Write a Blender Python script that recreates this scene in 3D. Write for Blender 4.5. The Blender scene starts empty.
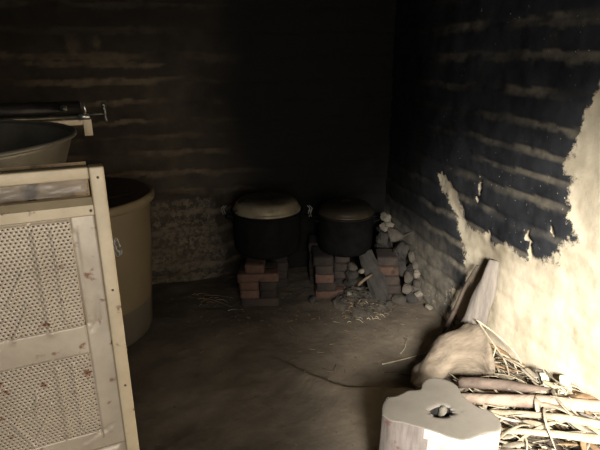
import bpy, bmesh, math, random
import numpy as np
from mathutils import Vector, Matrix, noise as mn

R = math.radians
C = bpy.context.scene.collection
rng = random.Random(7)

# ------------------------------------------------------------------ helpers
def lin(r, g, b):
    f = lambda v: (v / 255 / 12.92) if v / 255 <= .04045 else ((v / 255 + .055) / 1.055) ** 2.4
    return (f(r), f(g), f(b), 1)

def nodes(m):
    m.use_nodes = True
    nt = m.node_tree
    return nt, nt.nodes, nt.links, nt.nodes['Principled BSDF']

def mat(name, c1, c2, scale=8, rough=.8, metal=0, bump=.3, bscale=None, stretch=(1, 1, 1), vary=0.0,
        spots=None, spot_scale=30, spot_amt=.62, spec=.3, rough2=None):
    """two-tone mottled surface with bump; optional spots of a third colour and per-object tone variation"""
    m = bpy.data.materials.new(name)
    nt, N, L, P = nodes(m)
    tc = N.new('ShaderNodeTexCoord'); mp = N.new('ShaderNodeMapping'); mp.inputs['Scale'].default_value = stretch
    L.new(tc.outputs['Object'], mp.inputs['Vector'])
    n1 = N.new('ShaderNodeTexNoise'); n1.inputs['Scale'].default_value = scale; n1.inputs['Detail'].default_value = 8
    n1.inputs['Roughness'].default_value = .65
    L.new(mp.outputs[0], n1.inputs['Vector'])
    r = N.new('ShaderNodeValToRGB'); r.color_ramp.elements[0].position = .32; r.color_ramp.elements[1].position = .68
    r.color_ramp.elements[0].color = c1; r.color_ramp.elements[1].color = c2
    L.new(n1.outputs['Fac'], r.inputs['Fac'])
    col = r.outputs['Color']
    if spots:
        n2 = N.new('ShaderNodeTexNoise'); n2.inputs['Scale'].default_value = spot_scale; n2.inputs['Detail'].default_value = 5
        L.new(tc.outputs['Object'], n2.inputs['Vector'])
        r2 = N.new('ShaderNodeValToRGB'); r2.color_ramp.elements[0].position = spot_amt; r2.color_ramp.elements[1].position = spot_amt + .07
        L.new(n2.outputs['Fac'], r2.inputs['Fac'])
        mx = N.new('ShaderNodeMixRGB'); mx.inputs[2].default_value = spots
        L.new(r2.outputs['Color'], mx.inputs[0]); L.new(col, mx.inputs[1]); col = mx.outputs[0]
    if vary:
        oi = N.new('ShaderNodeObjectInfo'); hs = N.new('ShaderNodeHueSaturation')
        mr = N.new('ShaderNodeMapRange'); mr.inputs[3].default_value = 1 - vary; mr.inputs[4].default_value = 1 + vary
        L.new(oi.outputs['Random'], mr.inputs[0]); L.new(mr.outputs[0], hs.inputs['Value'])
        L.new(col, hs.inputs['Color']); col = hs.outputs['Color']
    L.new(col, P.inputs['Base Color'])
    P.inputs['Roughness'].default_value = rough; P.inputs['Metallic'].default_value = metal
    P.inputs['Specular IOR Level'].default_value = spec
    if rough2 is not None:
        mr2 = N.new('ShaderNodeMapRange'); mr2.inputs[1].default_value = .3; mr2.inputs[2].default_value = .7
        mr2.inputs[3].default_value = rough; mr2.inputs[4].default_value = rough2
        L.new(n1.outputs['Fac'], mr2.inputs[0]); L.new(mr2.outputs[0], P.inputs['Roughness'])
    if bump:
        nb = N.new('ShaderNodeTexNoise'); nb.inputs['Scale'].default_value = bscale or scale * 3; nb.inputs['Detail'].default_value = 6
        L.new(mp.outputs[0], nb.inputs['Vector'])
        b = N.new('ShaderNodeBump'); b.inputs['Strength'].default_value = bump; b.inputs['Distance'].default_value = .01
        L.new(nb.outputs['Fac'], b.inputs['Height']); L.new(b.outputs[0], P.inputs['Normal'])
    return m

def link(name, bm, material, parent=None, smooth=True, loc=None):
    me = bpy.data.meshes.new(name)
    bmesh.ops.recalc_face_normals(bm, faces=bm.faces)
    bm.to_mesh(me); bm.free()
    for p in me.polygons: p.use_smooth = smooth
    if material: me.materials.append(material)
    o = bpy.data.objects.new(name, me); C.objects.link(o)
    if parent: o.parent = parent
    if loc: o.location = loc
    return o

def tag(o, label=None, cat=None, group=None, kind=None):
    if label: o['label'] = label
    if cat: o['category'] = cat
    if group: o['group'] = group
    if kind: o['kind'] = kind
    return o

def empty(name, loc, rz=0, label=None, cat=None, group=None):
    o = bpy.data.objects.new(name, None); C.objects.link(o)
    o.location = loc; o.rotation_euler = (0, 0, rz); o.empty_display_size = .1
    return tag(o, label, cat, group)

def box(bm, x0, x1, y0, y1, z0, z1, bev=0):
    r = bmesh.ops.create_cube(bm, size=1)
    vs = r['verts']
    for v in vs:
        v.co = Vector(((x0 + x1) / 2 + v.co.x * (x1 - x0), (y0 + y1) / 2 + v.co.y * (y1 - y0), (z0 + z1) / 2 + v.co.z * (z1 - z0)))
    if bev:
        es = list({e for v in vs for e in v.link_edges})
        bmesh.ops.bevel(bm, geom=es, offset=bev, segments=2, affect='EDGES', profile=.6)

def lathe(bm, prof, n=64, wob=None, cx=0, cy=0):
    """profile [(r,z)...] spun about z; wob(angle, r, z) -> (r, z)"""
    rings = []
    for (r, z) in prof:
        if r < 1e-5:
            rings.append([bm.verts.new((cx, cy, z))])
        else:
            ring = []
            for k in range(n):
                a = 2 * math.pi * k / n
                rr, zz = wob(a, r, z) if wob else (r, z)
                ring.append(bm.verts.new((cx + rr * math.cos(a), cy + rr * math.sin(a), zz)))
            rings.append(ring)
    for a, b in zip(rings, rings[1:]):
        if len(a) == 1 and len(b) == 1: continue
        for k in range(n):
            k2 = (k + 1) % n
            if len(a) == 1: bm.faces.new((a[0], b[k], b[k2]))
            elif len(b) == 1: bm.faces.new((a[k], a[k2], b[0]))
            else: bm.faces.new((a[k], a[k2], b[k2], b[k]))

def spline(pts, n):
    """Catmull-Rom through the points"""
    P = [Vector(p) for p in pts]
    if len(P) == 2: return [P[0].lerp(P[1], i / n) for i in range(n + 1)]
    Q = [P[0] * 2 - P[1]] + P + [P[-1] * 2 - P[-2]]
    out = []
    for i in range(n + 1):
        t = i / n * (len(P) - 1); k = min(int(t), len(P) - 2); f = t - k
        a, b, c, d = Q[k], Q[k + 1], Q[k + 2], Q[k + 3]
        out.append(.5 * ((2 * b) + (c - a) * f + (2 * a - 5 * b + 4 * c - d) * f * f + (3 * b - a - 3 * c + d) * f ** 3))
    return out

def sweep(bm, pts, rw, rh=None, n=8, up=(0, 0, 1), rough=0, seed=0, twist=0):
    """elliptical section along a path; rw/rh constants or functions of t in 0..1"""
    rh = rw if rh is None else rh
    fw = rw if callable(rw) else (lambda t: rw)
    fh = rh if callable(rh) else (lambda t: rh)
    rings = []; m = len(pts)
    for i, p in enumerate(pts):
        t = i / (m - 1)
        d = (pts[min(i + 1, m - 1)] - pts[max(i - 1, 0)]).normalized()
        u = Vector(up); s = d.cross(u)
        if s.length < .05: s = d.cross(Vector((0, 1, 0)))
        s.normalize(); u = s.cross(d)
        ring = []
        for k in range(n):
            a = 2 * math.pi * k / n
            co = p + s * (fw(t) * math.cos(a + twist * t)) + u * (fh(t) * math.sin(a + twist * t))
            if rough:
                q = mn.noise(Vector((math.cos(a) * 1.3 + seed, math.sin(a) * 1.3, t * 5)))
                co += (co - p) * q * rough
            ring.append(bm.verts.new(co))
        rings.append(ring)
    for a, b in zip(rings, rings[1:]):
        for k in range(n):
            k2 = (k + 1) % n
            bm.faces.new((a[k], a[k2], b[k2], b[k]))
    bm.faces.new(rings[0][::-1]); bm.faces.new(rings[-1])

# vectorised value noise for the big height fields
def vnoise(x, y, seed=0):
    xi = np.floor(x).astype(np.int64); yi = np.floor(y).astype(np.int64)
    xf = x - xi; yf = y - yi
    xf = xf * xf * (3 - 2 * xf); yf = yf * yf * (3 - 2 * yf)
    def h(a, b):
        v = (a * 374761393 + b * 668265263 + seed * 982451653) & 0x7fffffff
        v = ((v ^ (v >> 13)) * 1274126177) & 0x7fffffff
        return ((v ^ (v >> 16)) & 0xffff) / 65535.0
    a = h(xi, yi); b = h(xi + 1, yi); c = h(xi, yi + 1); d = h(xi + 1, yi + 1)
    return (a + (b - a) * xf) * (1 - yf) + (c + (d - c) * xf) * yf

def fbm(x, y, seed=0, oct=5, g=.5):
    s = 0; a = 1; tot = 0
    for o in range(oct):
        s = s + a * vnoise(x * 2 ** o + 17.3 * o, y * 2 ** o - 9.1 * o, seed + o); tot += a; a *= g
    return s / tot

def sstep(a, b, x):
    t = np.clip((x - a) / (b - a), 0, 1); return t * t * (3 - 2 * t)

def poly_sd(px, py, poly):
    """signed distance to a polygon, positive inside"""
    d = np.full(px.shape, 1e9); ins = np.zeros(px.shape, bool)
    n = len(poly)
    for i in range(n):
        x0, y0 = poly[i]; x1, y1 = poly[(i + 1) % n]
        ex, ey = x1 - x0, y1 - y0
        t = np.clip(((px - x0) * ex + (py - y0) * ey) / (ex * ex + ey * ey + 1e-12), 0, 1)
        d = np.minimum(d, np.hypot(px - x0 - t * ex, py - y0 - t * ey))
        c = ((y0 > py) != (y1 > py)) & (px < ex * (py - y0) / (ey if abs(ey) > 1e-12 else 1e-12) + x0)
        ins ^= c
    return np.where(ins, d, -d)

def grid_object(name, X, Y, Z, material, attrs=None):
    h, w = X.shape
    verts = np.stack([X.ravel(), Y.ravel(), Z.ravel()], 1)
    i = np.arange(h * w).reshape(h, w)
    f = np.stack([i[:-1, :-1].ravel(), i[:-1, 1:].ravel(), i[1:, 1:].ravel(), i[1:, :-1].ravel()], 1)
    me = bpy.data.meshes.new(name)
    me.from_pydata(verts.tolist(), [], f.tolist())
    for p in me.polygons: p.use_smooth = True
    for k, a in (attrs or {}).items():
        at = me.attributes.new(k, 'FLOAT', 'POINT'); at.data.foreach_set('value', a.ravel().astype(np.float32))
    me.materials.append(material)
    o = bpy.data.objects.new(name, me); C.objects.link(o)
    o['kind'] = 'structure'
    return o

# ------------------------------------------------------------------ materials
def wall_material(name, soot1, soot2, dust, bare1, bare2):
    m = bpy.data.materials.new(name)
    nt, N, L, P = nodes(m)
    tc = N.new('ShaderNodeTexCoord')
    def noise(scale, detail=8, rough=.6):
        n = N.new('ShaderNodeTexNoise'); n.inputs['Scale'].default_value = scale; n.inputs['Detail'].default_value = detail
        n.inputs['Roughness'].default_value = rough
        L.new(tc.outputs['Object'], n.inputs['Vector']); return n.outputs['Fac']
    def ramp(src, p0, p1, c0, c1):
        r = N.new('ShaderNodeValToRGB'); r.color_ramp.elements[0].position = p0; r.color_ramp.elements[1].position = p1
        r.color_ramp.elements[0].color = c0; r.color_ramp.elements[1].color = c1
        L.new(src, r.inputs['Fac']); return r.outputs['Color']
    def mixc(f, a, b):
        x = N.new('ShaderNodeMixRGB'); L.new(f, x.inputs[0]); L.new(a, x.inputs[1]); L.new(b, x.inputs[2]); return x.outputs[0]
    def attr(n):
        a = N.new('ShaderNodeAttribute'); a.attribute_name = n; return a.outputs['Fac']
    def math_(op, a, b):
        x = N.new('ShaderNodeMath'); x.operation = op
        for k, v in enumerate((a, b)):
            if isinstance(v, (int, float)): x.inputs[k].default_value = v
            else: L.new(v, x.inputs[k])
        return x.outputs[0]
    W, B = (1, 1, 1, 1), (0, 0, 0, 1)
    soot = ramp(noise(5), .3, .7, soot1, soot2)
    dustf = math_('MULTIPLY', attr('dust'), ramp(noise(14), .3, .62, (.25, .25, .25, 1), W))
    dustc = N.new('ShaderNodeRGB'); dustc.outputs[0].default_value = dust
    col = mixc(dustf, soot, dustc.outputs[0])
    bare = ramp(noise(4, 10, .68), .32, .64, bare1, bare2)
    # crumbled edge of the bare plaster
    e = math_('ADD', attr('bare'), math_('MULTIPLY', math_('SUBTRACT', noise(30, 8, .75), .5), 1.5))
    bf = ramp(e, .42, .62, B, W)
    col = mixc(bf, col, bare)
    fl = ramp(noise(55, 3, .5), .70, .74, B, W)            # small pale flakes knocked out of the soot
    fl = math_('MULTIPLY', fl, attr('flake'))
    col = mixc(fl, col, bare)
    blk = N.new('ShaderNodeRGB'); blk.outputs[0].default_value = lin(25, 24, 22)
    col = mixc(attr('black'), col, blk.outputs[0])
    L.new(col, P.inputs['Base Color'])
    P.inputs['Roughness'].default_value = .85; P.inputs['Specular IOR Level'].default_value = .06
    b = N.new('ShaderNodeBump'); b.inputs['Strength'].default_value = .35; b.inputs['Distance'].default_value = .008
    L.new(noise(28, 8, .65), b.inputs['Height']); L.new(b.outputs[0], P.inputs['Normal'])
    return m

M = {}
M['wall_r'] = wall_material('sooty plaster', lin(38, 39, 41), lin(66, 66, 67), lin(130, 120, 102), lin(176, 160, 132), lin(214, 199, 170))
M['wall_b'] = wall_material('sooty adobe', lin(52, 46, 39), lin(78, 68, 56), lin(116, 101, 80), lin(84, 74, 60), lin(116, 103, 84))
M['ceil'] = mat('sooty boards', lin(30, 27, 24), lin(48, 42, 36), 4, .9)
M['cream'] = mat('worn cream metal', lin(160, 141, 110), lin(192, 172, 138), 5, .5, .12, .12, 40, spots=lin(96, 58, 36), spot_scale=38, spot_amt=.67, spec=.5)
M['sheet'] = mat('dull perforated sheet', lin(156, 140, 118), lin(184, 167, 143), 6, .45, .2, .1, 30, spots=lin(118, 78, 56), spot_scale=30, spot_amt=.62, spec=.5)
M['inner'] = mat('dusty inner metal', lin(160, 136, 104), lin(194, 170, 136), 7, .7, .05, .2, spots=lin(60, 44, 32), spot_scale=10, spot_amt=.58)
M['film'] = None
M['alu'] = mat('dull aluminium', lin(108, 101, 88), lin(146, 139, 124), 7, .34, .5, .08, 30, rough2=.5)
M['alu_lid'] = mat('smoked aluminium lid', lin(120, 108, 86), lin(168, 154, 128), 9, .36, .45, .08, 20, rough2=.5, spots=lin(70, 56, 40), spot_scale=9, spot_amt=.60)
M['alu_dark'] = mat('dark smoked lid', lin(52, 45, 35), lin(78, 67, 52), 9, .36, .4, .1, 20, rough2=.5)
M['soot_pot'] = mat('soot caked pot', lin(13, 13, 12), lin(25, 24, 22), 14, .9, 0, .4, 30, spec=.05)
M['steel'] = mat('old steel', lin(60, 58, 54), lin(120, 116, 106), 12, .4, .8, .15)
M['bright'] = mat('bright fitting', lin(150, 146, 136), lin(200, 196, 184), 20, .3, .9, .05)
M['pipe'] = mat('black gas pipe', lin(26, 24, 22), lin(52, 48, 44), 10, .4, .4, .2)
M['brick'] = mat('smoked red brick', lin(76, 56, 45), lin(98, 73, 59), 12, .9, 0, .5, 60, vary=.2, spots=lin(56, 46, 39), spot_scale=7, spot_amt=.6)
M['brick_soot'] = mat('sooty brick', lin(40, 35, 31), lin(62, 51, 43), 9, .9, 0, .5, 60, vary=.3)
M['stone'] = mat('grey stone', lin(58, 52, 44), lin(86, 78, 67), 10, .9, 0, .5, 30, vary=.25)
M['stone_dark'] = mat('smoked stone', lin(38, 35, 31), lin(62, 57, 50), 10, .9, 0, .5, 30, vary=.2)
M['stone_pale'] = mat('pale stone', lin(92, 85, 73), lin(126, 118, 102), 10, .85, 0, .4, 30, vary=.12, spots=lin(120, 70, 55), spot_scale=12, spot_amt=.62)
M['ash'] = mat('ash', lin(46, 41, 35), lin(88, 80, 68), 22, .95, 0, .6, 50)
M['tub'] = None
M['tub_lid'] = mat('dark lid plastic', lin(58, 47, 36), lin(78, 64, 49), 5, .42, 0, .05, 30)
M['tub_rim'] = mat('beige rim plastic', lin(122, 106, 80), lin(134, 118, 90), 5, .45, 0, .03)
M['wood_top'] = mat('smooth grey cut wood', lin(106, 99, 87), lin(124, 116, 103), 5, .75, 0, .12, 25, spots=lin(96, 89, 78), spot_scale=14, spot_amt=.66)
M['bark'] = mat('pale stripped bark', lin(140, 127, 116), lin(210, 200, 188), 16, .8, 0, .7, 24, stretch=(1, 1, .22), spots=lin(120, 88, 78), spot_scale=22, spot_amt=.62)
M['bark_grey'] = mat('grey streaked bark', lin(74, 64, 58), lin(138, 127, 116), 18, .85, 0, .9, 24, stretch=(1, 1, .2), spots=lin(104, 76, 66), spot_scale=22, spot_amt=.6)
M['log'] = mat('weathered brown log', lin(92, 80, 65), lin(134, 119, 99), 16, .85, 0, .9, 40, stretch=(.14, 1, 1), spots=lin(62, 50, 40), spot_scale=12, spot_amt=.68)
M['plank'] = mat('grey weathered plank', lin(92, 84, 75), lin(136, 126, 113), 22, .85, 0, .5, 40, stretch=(1, 1, .12))
M['darkwood'] = mat('dark firewood', lin(70, 58, 48), lin(108, 92, 78), 16, .8, 0, .5, 40, stretch=(.25, 1, 1), vary=.2)
M['palewood'] = mat('pale peeled branch', lin(104, 88, 74), lin(164, 145, 124), 16, .75, 0, .35, 40, stretch=(.25, 1, 1), vary=.1)
M['straw'] = mat('dry straw', lin(124, 110, 86), lin(182, 168, 140), 20, .75, 0, .2, vary=.3)
M['leaf'] = mat('dry grey leaf', lin(112, 101, 84), lin(164, 152, 130), 16, .75, 0, .3, vary=.3)
M['leaf_brown'] = mat('dry brown leaf', lin(98, 76, 52), lin(140, 114, 82), 14, .8, 0, .3, vary=.25)
M['husk'] = mat('pale green husk', lin(176, 180, 146), lin(206, 206, 178), 14, .8, 0, .3)
M['litter'] = mat('loose chaff', lin(52, 45, 36), lin(104, 92, 74), 30, .9, 0, .3)
M['crumb'] = mat('floor crumbs', lin(62, 54, 44), lin(112, 98, 78), 25, .9, 0, .3)
M['chip'] = mat('faded chip', lin(88, 76, 58), lin(124, 108, 84), 20, .85, 0, .2, vary=.25)
M['wire'] = mat('galvanised wire', lin(104, 102, 96), lin(140, 138, 132), 20, .5, .3, 0)
M['black'] = mat('shaded hole wood', lin(20, 18, 16), lin(44, 40, 36), 20, .85, 0, .5)  # inside of the block's hole, its shade put into the colour

# drum wall: translucent beige plastic, greyer where it is filled
def tub_material():
    m = bpy.data.materials.new('beige drum plastic')
    nt, N, L, P = nodes(m)
    tc = N.new('ShaderNodeTexCoord'); sp = N.new('ShaderNodeSeparateXYZ'); L.new(tc.outputs['Object'], sp.inputs[0])
    r = N.new('ShaderNodeValToRGB'); e = r.color_ramp.elements
    e[0].position = .225; e[0].color = lin(106, 96, 80); e[1].position = .232; e[1].color = lin(134, 116, 88)
    L.new(sp.outputs['Z'], r.inputs['Fac'])
    n = N.new('ShaderNodeTexNoise'); n.inputs['Scale'].default_value = 4; n.inputs['Detail'].default_value = 6
    L.new(tc.outputs['Object'], n.inputs['Vector'])
    mx = N.new('ShaderNodeMixRGB'); mx.blend_type = 'MULTIPLY'; mx.inputs[0].default_value = .35
    L.new(r.outputs[0], mx.inputs[1]); L.new(n.outputs['Fac'], mx.inputs[2])
    L.new(mx.outputs[0], P.inputs['Base Color']); P.inputs['Roughness'].default_value = .42
    P.inputs['Specular IOR Level'].default_value = .4
    return m
M['tub'] = tub_material()

def film_material():
    m = bpy.data.materials.new('clear plastic film')
    nt, N, L, P = nodes(m)
    P.inputs['Base Color'].default_value = lin(190, 180, 165); P.inputs['Roughness'].default_value = .25
    P.inputs['Alpha'].default_value = .38
    return m
M['film'] = film_material()

# floor
def floor_material():
    m = bpy.data.materials.new('trodden earth')
    nt, N, L, P = nodes(m)
    tc = N.new('ShaderNodeTexCoord')
    def noise(s, d=8, r=.6):
        n = N.new('ShaderNodeTexNoise'); n.inputs['Scale'].default_value = s; n.inputs['Detail'].default_value = d
        n.inputs['Roughness'].default_value = r; L.new(tc.outputs['Object'], n.inputs['Vector']); return n.outputs['Fac']
    r = N.new('ShaderNodeValToRGB'); r.color_ramp.elements[0].position = .3; r.color_ramp.elements[1].position = .7
    r.color_ramp.elements[0].color = lin(90, 80, 67); r.color_ramp.elements[1].color = lin(122, 109, 91)
    L.new(noise(3.2, 9, .65), r.inputs['Fac'])
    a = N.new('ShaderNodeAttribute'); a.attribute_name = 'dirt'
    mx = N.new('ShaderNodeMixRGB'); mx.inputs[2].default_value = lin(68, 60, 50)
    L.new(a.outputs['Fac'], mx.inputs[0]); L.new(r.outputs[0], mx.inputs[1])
    L.new(mx.outputs[0], P.inputs['Base Color']); P.inputs['Roughness'].default_value = .85; P.inputs['Specular IOR Level'].default_value = .2
    b = N.new('ShaderNodeBump'); b.inputs['Strength'].default_value = .5; b.inputs['Distance'].default_value = .01
    L.new(noise(30, 8, .6), b.inputs['Height']); L.new(b.outputs[0], P.inputs['Normal'])
    return m
M['floor'] = floor_material()

# ------------------------------------------------------------------ the room
XR, YB, XL, YF, ZC = 1.557, 3.49, -2.3, -0.9, 2.5
COURSES = [0, .14, .27, .40, .53, .665, .80, .944, 1.05, 1.15, 1.276, 1.41, 1.567, 1.714, 1.86, 2.0, 2.14, 2.28, 2.42, 2.6]

def courses(u, z, seed, bend=.03):
    """returns distance profile and joint mask of the adobe courses"""
    zz = z + bend * (fbm(u * 1.6, z * .6, seed, 3) - .5) * 2 + .035 * (fbm(u * 7, z * 4, seed + 50, 4) - .5)
    prof = np.zeros_like(z); joint = np.zeros_like(z)
    for a, b in zip(COURSES, COURSES[1:]):
        inb = (zz >= a) & (zz < b)
        f = (zz - a) / (b - a)
        p = 1 - np.abs(2 * f - 1) ** 5
        prof = np.where(inb, p, prof)
        j = np.maximum(np.exp(-((f - .95) / .20) ** 2), .9 * np.exp(-(f / .09) ** 2))
        joint = np.where(inb, j, joint)
    joint = sstep(.30, .62, joint + (fbm(u * 9, z * 18, seed + 70, 6, .62) - .53) * 1.5) * (.35 + .65 * joint)
    return prof, joint, zz

# right wall: soot over cream plaster, bare where it has come off
BARE = [(2.712, .856), (2.571, .864), (2.493, .745), (2.338, .654), (2.105, .655), (1.909, .674), (1.709, .694), (1.654, .772),
        (1.582, .851), (1.645, .93), (1.651, 1.077), (1.718, 1.125), (1.655, 1.316), (1.60, 1.5), (1.50, 1.75), (1.30, 1.8), (-1.0, 1.2),
        (-1.0, -.1), (3.0, -.1), (3.05, .05), (2.786, .136), (2.583, .143), (2.419, .234), (2.292, .313), (2.337, .437), (2.401, .548),
        (2.501, .669), (2.615, .792)]
u, z = np.meshgrid(np.linspace(YF - .1, YB + .1, 380), np.linspace(-.05, ZC + .05, 220))
prof, joint, zz = courses(u, z, 3)
sd = poly_sd(u, z, BARE) + (fbm(u * 9, z * 9, 31, 4) - .5) * .12
bare = sstep(-.06, .06, sd)
spot = np.zeros_like(u)                                      # chips knocked through the soot
for (cy_, cz_, ry, rz_) in [(2.28, .885, .028, .036), (2.30, .82, .02, .014), (1.86, .77, .016, .03), (1.83, .70, .014, .045), (1.72, .83, .012, .035), (2.17, .66, .03, .03), (2.66, .855, .05, .03)]:
    q = np.hypot((u - cy_) / ry, (z - cz_) / rz_) + (fbm(u * 40, z * 40, 5, 3) - .5) * 1.4
    spot = np.maximum(spot, 1 - sstep(.7, 1.2, q))
bare = np.maximum(bare, spot)
bare *= 1 - .70 * sstep(2.25, 2.6, u + .5 * (fbm(u * 4, z * 4, 33, 4) - .5)) * sstep(.62, .45, z)
d = .012 * prof * (1 - .75 * bare) + .03 * (fbm(u * 2, z * 2, 11, 4) - .5) + .014 * (fbm(u * 9, z * 9, 12, 4) - .5) - .006 * bare
d += .05 * sstep(.45, .1, z) * sstep(2.2, 2.9, u) * (fbm(u * 3, z * 3, 9, 3))
dust = joint * (1 - sstep(.36, .70, fbm(u * 3.0, z * 5, 21, 4))) * .95
dust *= (.35 + .65 * sstep(3.4, 2.2, u)) * (1 + .15 * sstep(1.3, 1.8, z))
dust = np.maximum(dust, sstep(.6, .25, z) * sstep(2.3, 2.6, u) * .85)
flake = sstep(.35, .7, fbm(u * 2.2, z * 2.2, 44, 3)) * sstep(3.1, 2.3, u)
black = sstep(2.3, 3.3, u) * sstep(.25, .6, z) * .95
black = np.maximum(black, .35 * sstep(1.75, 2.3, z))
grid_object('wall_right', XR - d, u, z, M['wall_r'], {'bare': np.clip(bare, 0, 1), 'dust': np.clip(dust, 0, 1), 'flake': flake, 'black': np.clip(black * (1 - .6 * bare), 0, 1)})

# back wall: brown smoked adobe, with a lumpy footing towards the drum
u, z = np.meshgrid(np.linspace(XL - .1, XR + .1, 340), np.linspace(-.05, ZC + .05, 220))
prof, joint, zz = courses(u, z, 5, .025)
d = .014 * prof + .03 * (fbm(u * 2, z * 2, 61, 4) - .5) + .03 * (fbm(u * 9, z * 9, 62, 4) - .5)
edge = .27 + .05 * (fbm(z * 4, z * 0 + 3, 63, 3) - .5) * 2 + .04 * np.sin(z * 9)
foot = sstep(edge + .06, edge - .05, u) * sstep(.70, .60, z) * (.35 + .65 * sstep(.02, .12, z))
d += foot * (.085 + .04 * (fbm(u * 5, z * 5, 64, 3) - .5))
dust = joint * (1 - sstep(.3, .75, fbm(u * 3, z * 6, 71, 4))) * 1.2 * sstep(1.0, .1, u)
for (cx_, cz_, rx, rz_) in [(-.57, 1.62, .045, .07), (-.43, 1.63, .03, .05), (-.40, 1.53, .07, .05), (-.62, 1.51, .3, .02), (-.3, 1.5, .3, .018)]:
    q = np.hypot((u - cx_) / rx, (z - cz_) / rz_) + (fbm(u * 25, z * 25, 75, 3) - .5) * 1.3
    dust = np.maximum(dust, .9 * (1 - sstep(.6, 1.2, q)))
bare = sstep(.62, .25, z + .25 * (fbm(u * 4, z * 4, 81, 4) - .5)) * sstep(.45, .2, u) * .52
bare = np.maximum(bare, foot * .50)
flake = sstep(.5, .8, fbm(u * 2.2, z * 2.2, 84, 3)) * sstep(.6, .0, u) * .7
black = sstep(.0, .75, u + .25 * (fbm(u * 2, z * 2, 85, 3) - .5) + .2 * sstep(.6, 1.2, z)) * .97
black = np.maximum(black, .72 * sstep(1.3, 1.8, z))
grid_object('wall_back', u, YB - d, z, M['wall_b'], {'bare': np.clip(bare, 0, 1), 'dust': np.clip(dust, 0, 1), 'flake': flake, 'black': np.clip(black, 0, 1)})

u, z = np.meshgrid(np.linspace(YF - .1, YB + .1, 120), np.linspace(-.05, ZC + .05, 80))
prof, joint, zz = courses(u, z, 8)
grid_object('wall_left', XL + .02 * prof + .03 * fbm(u * 3, z * 3, 91, 4), u, z, M['wall_b'],
            {'bare': u * 0, 'dust': np.clip(joint * .6, 0, 1), 'flake': u * 0, 'black': u * 0 + .5})

# front wall behind the camera with the open doorway the daylight comes through
DX0, DX1, DZ = -.35, .75, 1.95
bm = bmesh.new()
box(bm, XL - .1, DX0, YF - .2, YF, -.05, ZC + .05); box(bm, DX1, XR + .1, YF - .2, YF, -.05, ZC + .05); box(bm, DX0, DX1, YF - .2, YF, DZ, ZC + .05)
o = link('wall_front', bm, M['ceil'], smooth=False); o['kind'] = 'structure'
bm = bmesh.new()
box(bm, DX0 - .08, DX0 + .02, YF - .01, YF + .03, 0, DZ + .08); box(bm, DX1 - .02, DX1 + .08, YF - .01, YF + .03, 0, DZ + .08)
box(bm, DX0 + .02, DX1 - .02, YF - .01, YF + .03, DZ - .02, DZ + .08)
o = link('trim_1', bm, M['darkwood'], smooth=False); o['kind'] = 'structure'
bm = bmesh.new(); box(bm, XL - .1, XR + .1, YF - .2, YB + .1, ZC, ZC + .1)
o = link('ceiling', bm, M['ceil'], smooth=False); o['kind'] = 'structure'

# floor with the trodden step and a worn hollow behind it
def floor_h(x, y):
    yl = 2.02 - .13 * np.exp(-((x - 1.0) / .28) ** 2) + .35 * sstep(.72, .35, x) + .04 * (fbm(x * 7, x * 0 + 1, 103, 3) - .5)
    step = sstep(-.018, .022, yl - y) * .045 * sstep(.35, .7, x) * sstep(1.35, 1.2, x)
    h = step + .022 * (fbm(x * 2, y * 2, 101, 3) - .5) + .012 * (fbm(x * 10, y * 10, 102, 4) - .5)
    near_stove = sstep(2.55, 3.1, y) * sstep(-.1, .5, x)
    return h + near_stove * .014 * (fbm(x * 22, y * 22, 105, 3)) - .012
def fz(x, y): return float(floor_h(np.array([float(x)]), np.array([float(y)]))[0])
x, y = np.meshgrid(np.linspace(XL - .1, XR + .1, 330), np.linspace(YF - .3, YB + .1, 380))
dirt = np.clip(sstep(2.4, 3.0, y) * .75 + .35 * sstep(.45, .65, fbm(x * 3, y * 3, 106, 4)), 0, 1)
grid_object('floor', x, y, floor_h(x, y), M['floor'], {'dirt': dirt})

# ------------------------------------------------------------------ metal cabinet with the perforated front (stands at an angle)
CA = R(10.5)
cab = empty('metal_cabinet', (-.146, 1.046, 0), CA, 'tall worn cream metal cabinet with perforated front panel standing beside the drum', 'cabinet')
TOP = 1.346; WD = .86; DP = .80
# front sheet with punched holes, ribs and pressed lines
def seg_d(px, pz, a, b):
    ex, ez = b[0] - a[0], b[1] - a[1]
    t = max(0, min(1, ((px - a[0]) * ex + (pz - a[1]) * ez) / (ex * ex + ez * ez)))
    return math.hypot(px - a[0] - t * ex, pz - a[1] - t * ez)
RIBS = [((-.141, 1.225), (-.141, 1.0), .007, .0032), ((-.108, 1.225), (-.109, 1.02), .006, .0026),
        ((-.143, .91), (-.144, .735), .007, .0032), ((-.112, .912), (-.113, .745), .006, .0026)]
LINES = [((-.173, 1.145), (-.209, 1.076)), ((-.173, 1.077), (-.213, .994)), ((-.209, 1.21), (-.245, 1.13)),
         ((-.18, .857), (-.244, .80)), ((-.244, .80), (-.214, .73)), ((-.214, .73), (-.165, .83)), ((-.19, .865), (-.20, .80)), ((-.25, .90), (-.28, .84)),
         ((-.36, .86), (-.30, .80)), ((-.30, .80), (-.33, .73))]
GROOVES = [((-.070, 1.215), (-.074, 1.008)), ((-.074, 1.008), (-.064, 1.004)), ((-.046, 1.06), (-.048, 1.01)), ((-.048, 1.01), (-.066, .988)),
           ((-.079, .925), (-.079, .725)), ((-.079, .725), (-.066, .722)), ((-.05, .735), (-.115, .705))]
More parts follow.
